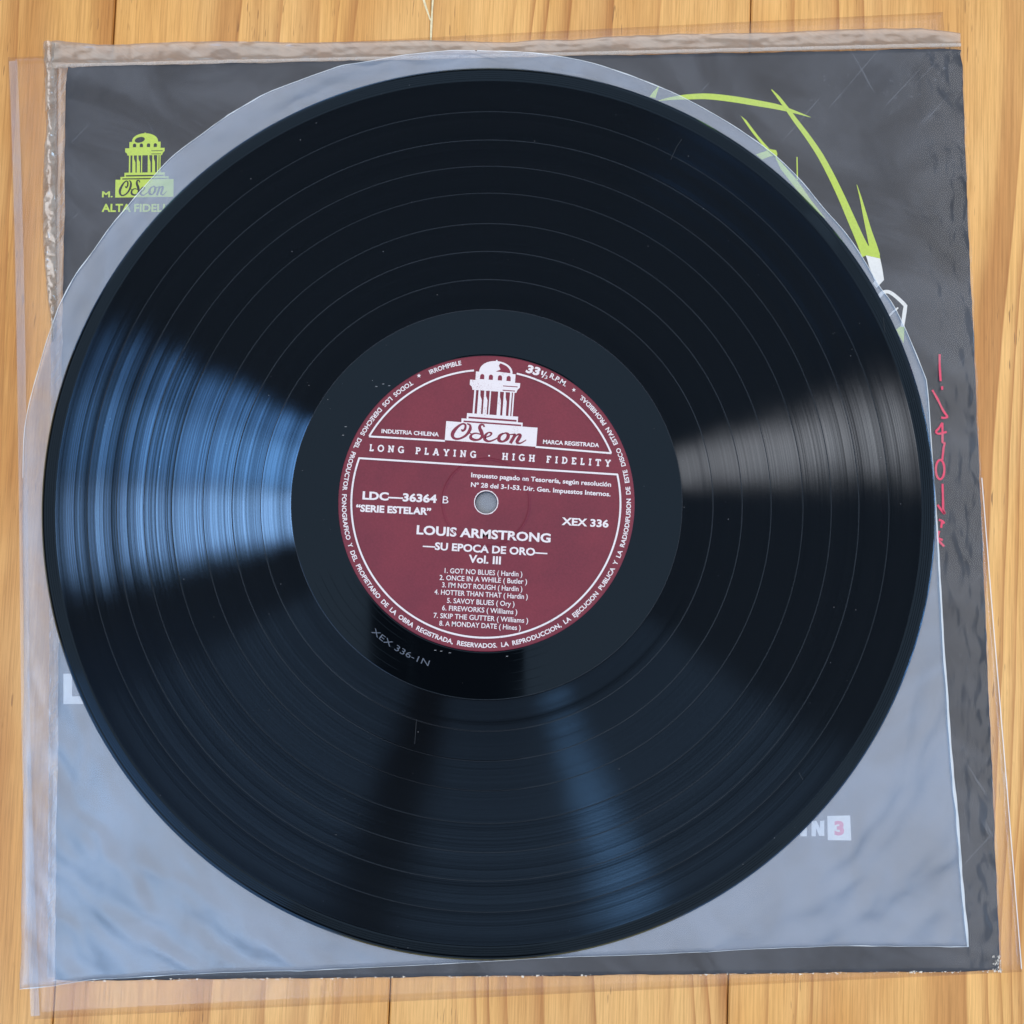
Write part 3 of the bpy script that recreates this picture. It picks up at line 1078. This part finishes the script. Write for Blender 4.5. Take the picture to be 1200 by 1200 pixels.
# body: rim bead, lead-in, floor under the tracks, dead wax with run-out grooves, hole
prof = [(3.62, 0.0), (149.6, 0.0), (150.35, 0.5), (150.5, 0.95), (150.3, 1.5), (149.7, B0 - 0.02), (149.2, B0 + 0.02)]
for rr in (148.6, 147.9, 147.2, 146.5):
    prof += [(rr + 0.22, B0 - 0.06), (rr + 0.08, B0 - 0.085), (rr - 0.08, B0 - 0.085), (rr - 0.22, B0 - 0.06)]
prof += [(R_OUT + 0.1, B0 - 0.10), (R_OUT - 0.1, B0 - 0.13), (R_IN + 0.1, B0 - 0.13), (R_IN - 0.1, B0 - 0.10)]
for rr in (63.2, 60.5, 57.6, 53.6, 51.4):
    prof += [(rr + 0.14, B0 - 0.10), (rr + 0.05, B0 - 0.105), (rr - 0.05, B0 - 0.105), (rr - 0.14, B0 - 0.10)]
prof += [(RL + 0.5, B0 - 0.10), (RL + 0.2, B0 - 0.2), (3.62, B0 - 0.2)]
vs, fs = lathe(prof, 480, True)
link("disc", vs, [tuple(reversed(f)) for f in fs], M_SMOOTH, rec, False)
bounds = [R_OUT] + GAPS + [R_IN]
for a, b in zip(bounds, bounds[1:]):
    ro, ri = a - 0.085, b + 0.085
    prof = [(ro, B0 - 0.125), (ro - 0.05, B0 - 0.01), (ri + 0.05, B0 - 0.01), (ri, B0 - 0.125)]
    vs, fs = lathe(prof, 480)
    link("track", vs, [tuple(reversed(f)) for f in fs], M_GROOVE, rec, False)

# label with pressed ring
RG = 14.6
prof = [(RL, B0 - 0.2), (RL - 0.05, B0 - 0.03), (RL - 0.3, B0)]
prof += [(RG + 0.75, B0), (RG + 0.45, B0 + 0.02), (RG + 0.2, B0 + 0.22), (RG, B0 + 0.28), (RG - 0.2, B0 + 0.22), (RG - 0.45, B0 + 0.02), (RG - 0.75, B0)]
prof += [(4.1, B0), (3.75, B0 - 0.05), (3.66, B0 - 0.3)]
vs, fs = lathe(prof, 240)
label = link("paper_label", vs, [tuple(reversed(f)) for f in fs], M_LABEL, rec, True)
# torn pale rim round the spindle hole
rim = Flat()
ring_o = [((4.05 + 0.35 * abs(nz(math.cos(t) * 5, math.sin(t) * 5, 2)) + (0.5 if -2.2 < t - math.pi < 0.9 and False else 0)) * math.cos(t),
           (4.05 + 0.25 * abs(nz(math.cos(t) * 5, math.sin(t) * 5, 2))) * math.sin(t)) for t in [i * 2 * math.pi / 72 for i in range(72)]]
ring_i = [(3.78 * math.cos(t), 3.78 * math.sin(t)) for t in [i * 2 * math.pi / 72 for i in range(72)]]
for i in range(72):
    j = (i + 1) % 72
    rim.poly([ring_i[i], ring_o[i], ring_o[j], ring_i[j]])
rim.build("hole_rim", M_SILVER, label, B0 + 0.02)

ZL = RTOP
fl = Flat()
T = lambda *a, **k: line(fl, *a[:3], ZL, *a[3:], **k)
T("INDUSTRIA CHILENA", (447, 507.3), (514.2, 511.3), 4.7, 0.03)
T("MARCA REGISTRADA", (636.2, 519.8), (702, 524), 4.7, 0.03)
T("Impuesto pagado en Tesorería, según resolución", (552, 559), (716, 570.3), 5.3, 0.025)
T("Nº 28 del 3-1-53. Dir. Gen. Impuestos Internos.", (551.7, 570.3), (715.3, 581.6), 5.3, 0.025)
T("LDC—36364", (424.7, 584.8), (511.7, 589), 9.2, 0.038)
T("B", (518.7, 589.8), (525.3, 590.2), 8.6, 0.0)
T("“SERIE ESTELAR”", (417, 599.0), (505, 603.3), 8.0, 0.04)
T("XEX 336", (658, 614.8), (713, 618), 8.6, 0.032)
T("LOUIS ARMSTRONG", (488, 625.6), (645, 635.6), 10.3, 0.032)
T("—SU EPOCA DE ORO—", (495.3, 643.2), (641.2, 651.8), 8.6, 0.032)
T("Vol. III", (549, 658.9), (586.7, 661.2), 9.0, 0.03)
TR = [("1. GOT NO BLUES ( Hardin )", (521, 671.3), (612, 675.6)), ("2. ONCE IN A WHILE ( Butler )", (515, 679.4), (617.5, 684.3)),
      ("3. I'M NOT ROUGH ( Hardin )", (518, 688), (612, 693)), ("4. HOTTER THAN THAT ( Hardin )", (509, 696.3), (618.3, 702)),
      ("5. SAVOY BLUES ( Ory )", (523.7, 706.3), (602.8, 710.6)), ("6. FIREWORKS ( Williams )", (518, 715), (606, 719.9)),
      ("7. SKIP THE GUTTER ( Williams )", (508, 723.8), (618.8, 730)), ("8. A MONDAY DATE ( Hines )", (514.7, 733), (610, 738.4))]
for s_, a, b in TR:
    T(s_, a, b, 5.7, 0.012)
arc(fl, "TODOS  LOS  DERECHOS  DEL  PRODUCTOR  FONOGRAFICO  Y  DEL  PROPIETARIO  DE  LA  OBRA  REGISTRADA,  RESERVADOS.  LA  REPRODUCCION,  "
        "LA  EJECUCION  PUBLICA  Y  LA  RADIODIFUSION  DE  ESTE  DISCO  ESTAN  PROHIBIDAS.", 48.5, 121.6, 408.4, 1.5, 0.025)
arc(fl, "IRROMPIBLE", 47.4, 113.6, 100.2, 1.5, 0.025, inward=False)
T("33", (615.8, 435.8), (631, 440), 9.3, 0.05, shear=0.12)
T("1", (634, 439.2), (636, 439.6), 5.0, 0.0)
T("/", (634.5, 442.4), (640, 443.2), 7.5, 0.0)
T("3", (638, 443.7), (641, 444.4), 4.2, 0.0)
arc(fl, "R.P.M.", 47.35, 63.3, 55.8, 1.7, 0.02, inward=False)
for sxp, syp in ((491, 440.3), (672.5, 457)):
    c_ = spot(sxp, syp, ZL)
    fl.poly([(c_[0] + (0.75 if i % 2 == 0 else 0.33) * math.cos(i * math.pi / 5 + math.pi / 2), c_[1] + (0.75 if i % 2 == 0 else 0.33) * math.sin(i * math.pi / 5 + math.pi / 2)) for i in range(10)])
lett = fl.build("lettering", M_SILVER, label, B0 + 0.05)
# the lines of print follow the pressed ring
for vv in lett.data.vertices:
    r = math.hypot(vv.co.x, vv.co.y) / MM
    if abs(r - RG) < 0.8:
        vv.co.z += 0.28 * MM * max(0.0, 1 - abs(r - RG) / 0.75)

# slab-serif line
SERIF = {
    'L': (0.62, [[(0.16, 0), (0.16, 1)], [(0, 0.06), (0.58, 0.06)], [(0, 0.94), (0.32, 0.94)], [(0.54, 0), (0.54, 0.26)]]),
    'O': (0.92, [[(0.46 + 0.40 * math.cos(t), 0.5 + 0.45 * math.sin(t)) for t in [i * 2 * math.pi / 20 for i in range(21)]]]),
    'N': (0.92, [[(0.18, 0), (0.18, 1)], [(0.74, 0), (0.74, 1)], [(0.16, 0.97), (0.76, 0.03)], [(0, 0.06), (0.36, 0.06)], [(0, 0.94), (0.24, 0.94)], [(0.56, 0.94), (0.92, 0.94)]]),
    'G': (0.88, [[(0.46 + 0.40 * math.cos(t), 0.5 + 0.45 * math.sin(t)) for t in [0.7 + i * (5.1) / 18 for i in range(19)]], [(0.78, 0.03), (0.78, 0.45)], [(0.52, 0.42), (0.90, 0.42)]]),
    'P': (0.74, [[(0.17, 0), (0.17, 1)], [(0, 0.06), (0.36, 0.06)], [(0, 0.94), (0.42, 0.94), (0.60, 0.88), (0.66, 0.72), (0.60, 0.56), (0.42, 0.50), (0.17, 0.50)]]),
    'A': (0.96, [[(0.14, 0), (0.46, 1)], [(0.82, 0), (0.50, 1)], [(0.24, 0.32), (0.72, 0.32)], [(0, 0.06), (0.32, 0.06)], [(0.64, 0.06), (0.96, 0.06)], [(0.30, 0.94), (0.56, 0.94)]]),
    'Y': (0.90, [[(0.14, 1), (0.45, 0.46)], [(0.76, 1), (0.45, 0.46)], [(0.45, 0), (0.45, 0.5)], [(0.26, 0.06), (0.64, 0.06)], [(0, 0.94), (0.32, 0.94)], [(0.58, 0.94), (0.90, 0.94)]]),
    'I': (0.38, [[(0.19, 0), (0.19, 1)], [(0, 0.06), (0.38, 0.06)], [(0, 0.94), (0.38, 0.94)]]),
    'H': (0.90, [[(0.18, 0), (0.18, 1)], [(0.72, 0), (0.72, 1)], [(0.18, 0.5), (0.72, 0.5)], [(0, 0.06), (0.36, 0.06)], [(0.54, 0.06), (0.90, 0.06)], [(0, 0.94), (0.36, 0.94)], [(0.54, 0.94), (0.90, 0.94)]]),
    'F': (0.68, [[(0.17, 0), (0.17, 1)], [(0, 0.06), (0.38, 0.06)], [(0, 0.94), (0.64, 0.94)], [(0.60, 0.74), (0.60, 1)], [(0.17, 0.5), (0.48, 0.5)]]),
    'D': (0.84, [[(0.17, 0), (0.17, 1)], [(0, 0.06), (0.42, 0.06), (0.66, 0.20), (0.75, 0.5), (0.66, 0.80), (0.42, 0.94), (0, 0.94)]]),
    'E': (0.70, [[(0.17, 0), (0.17, 1)], [(0, 0.06), (0.66, 0.06)], [(0, 0.94), (0.64, 0.94)], [(0.60, 0.76), (0.60, 1)], [(0.62, 0), (0.62, 0.26)], [(0.17, 0.5), (0.48, 0.5)]]),
    'T': (0.78, [[(0.39, 0), (0.39, 1)], [(0.20, 0.06), (0.58, 0.06)], [(0.04, 0.94), (0.74, 0.94)], [(0.06, 0.72), (0.06, 1)], [(0.72, 0.72), (0.72, 1)]]),
    '-': (0.4, [[(0.08, 0.45), (0.32, 0.45)]]), ' ': (0.5, []),
}


def slab_line(fl, text, a, b, z, caph):
    A, B = spot(*a, z), spot(*b, z)
    L = math.hypot(B[0] - A[0], B[1] - A[1])
    ex, ey = (B[0] - A[0]) / L, (B[1] - A[1]) / L
    h_ = caph / PX
    tot = sum(SERIF[c][0] for c in text) * h_
    sp = (L - tot) / (len(text) - 1)
    x = 0.0
    for c in text:
        wd, strokes = SERIF[c]
        for st_ in strokes:
            fl.ribbon([(A[0] + (x + p * h_) * ex - q_ * h_ * ey, A[1] + (x + p * h_) * ey + q_ * h_ * ex) for p, q_ in st_], h_ * 0.215)
        x += wd * h_ + sp


fl = Flat()
slab_line(fl, "LONG PLAYING - HIGH FIDELITY", (433, 528.3), (715.5, 546.8), ZL, 7.6)
fl.build("lettering", M_SILVER, label, B0 + 0.055)

# border lines of the two chambers
fl = Flat()


def ang(p):
    x, y = spot(*p, ZL)
    return math.degrees(math.atan2(y, x)), math.hypot(x, y)


def arcline(p0, p1, ccw, wid):
    a0, r0 = ang(p0)
    a1, r1 = ang(p1)
    if ccw and a1 < a0:
        a1 += 360
    if not ccw and a1 > a0:
        a1 -= 360
    n_ = max(8, int(abs(a1 - a0) / 2))
    pts = []
    for i in range(n_ + 1):
        t = i / n_
        a, r = math.radians(a0 + (a1 - a0) * t), r0 + (r1 - r0) * t
        pts.append((r * math.cos(a), r * math.sin(a)))
    fl.ribbon(pts, wid)


LW = 0.62
fl.ribbon([spot(432.5, 511.5, ZL), spot(521.5, 516.8, ZL)], LW)
fl.ribbon([spot(627.5, 523.8, ZL), spot(716.5, 531.3, ZL)], LW)
arcline((433, 511), (555.5, 434.3), False, LW)
arcline((605.5, 438), (716, 531), False, LW)
fl.ribbon([spot(420.5, 537, ZL), spot(724, 556.2, ZL)], LW)
arcline((421.3, 536.5), (723.3, 556), True, LW)
fl.build("border_line", M_SILVER, label, B0 + 0.29)

# temple emblem
eb0, eb1 = spot(521.2, 515.8, ZL), spot(628.3, 523.6, ZL)
eL = math.hypot(eb1[0] - eb0[0], eb1[1] - eb0[1])
ex, ey = (eb1[0] - eb0[0]) / eL, (eb1[1] - eb0[1]) / eL


def to_label(u, v):
    X, Y = (u + 1) * eL / 2, v * eL / 2
    return (eb0[0] + X * ex - Y * ey, eb0[1] + X * ey + Y * ex)


fl, dk = Flat(), Flat()
y_, h_ = temple(fl, dk, to_label, 0.42, 1.0, 1.0)
dk.poly([to_label(0.0, y_ + h_ * 0.12), to_label(0.10, y_ + h_ * 0.30), to_label(0.055, y_ + h_ * 0.62), to_label(0.08, y_ + h_ * 0.83)] +
        [to_label(0.32 * math.cos(t), y_ + h_ * 0.86 * math.sin(t) ** 0.9 * 0.98) for t in [1.2, 1.0, 0.8, 0.6, 0.4, 0.2]] + [to_label(0.32, y_ + h_ * 0.05)])
script(dk, to_label, 0.42, eL / 2 / 460 * 1.45)
em = fl.build("temple_emblem", M_SILVER, label, B0 + 0.06)
dkm = dk.build("emblem_detail", M_WINE, label, B0 + 0.09)

# hand-etched matrix number in the dead wax
fl = Flat()
arc(fl, "XEX 336-1N", 57.9, 228.5, 250.6, 1.9, -0.004)
fl.build("etched_number", M_ETCH, rec, B0 - 0.06)

# fine handling marks on the playing surface, and dust
M_MARK = m_simple("vinyl_mark", (0.022, 0.028, 0.036), 0.6, 0.3)
for pts in ([(799, 163), (793, 172), (786, 187)], [(1035, 372), (1037, 390)], [(488, 843), (486, 872)],
            [(936, 905), (941, 914)]):
    fl = Flat()
    fl.ribbon([spot(x, y, RTOP) for x, y in pts], 0.12)
    fl.build("scratch", M_MARK, rec, B0 + 0.02)
du = Flat()
random.seed(5)
for k in range(150):
    a, r = random.uniform(0, 6.283), 150 * math.sqrt(random.random())
    if r < 51:
        continue
    s_ = random.choice((0.06, 0.08, 0.1, 0.16))
    du.poly([(r * math.cos(a) + s_ * math.cos(t), r * math.sin(a) + s_ * random.uniform(0.5, 1) * math.sin(t)) for t in (0.3, 1.7, 3.2, 4.9)])
for cxp, cyp in ((510, 762), (517, 763), (527, 765), (594, 769), (441, 453), (449, 450), (456, 452), (405, 500), (402, 510)):
    x, y = spot(cxp, cyp, RTOP)
    du.poly([(x - 0.4, y - 0.1), (x + 0.3, y - 0.12), (x + 0.45, y + 0.1), (x - 0.2, y + 0.13)])
o = du.build("dust", m_simple("dust", (0.22, 0.23, 0.25), 0.9, 0.1), rec, B0 + 0.03)
o['kind'] = "stuff"

# ================================================================== PHONE above, seen only as a dark mirror image in the dead wax
phone = empty("smartphone", "dark smartphone with an added side slab held above, mirrored in the record", "phone", (CAM_X, CAM_Y, CAM_H + 0.8))


def slab(x0, x1, y0, y1, z0, z1, rad):
    pts = []
    for cx_, cy_, a0 in ((x1 - rad, y1 - rad, 0), (x0 + rad, y1 - rad, 90), (x0 + rad, y0 + rad, 180), (x1 - rad, y0 + rad, 270)):
        for k in range(7):
            a = math.radians(a0 + 15 * k)
            pts.append((cx_ + rad * math.cos(a), cy_ + rad * math.sin(a)))
    n_ = len(pts)
    vs_ = [(x, y, z0) for x, y in pts] + [(x, y, z1) for x, y in pts]
    fs_ = [tuple(range(n_ - 1, -1, -1)), tuple(range(n_, 2 * n_))] + [(i, (i + 1) % n_, n_ + (i + 1) % n_, n_ + i) for i in range(n_)]
    return vs_, fs_


vs, fs = slab(-75, 0, -148, 14, 0, 9, 9)
link("body", vs, fs, M_PHONE, phone)
vs, fs = slab(-104, -76, -148, 14, 3, 6, 6)  # slab added in place of fingers, widens the dark mirror image
link("added_side_slab", vs, fs, M_PHONE, phone)
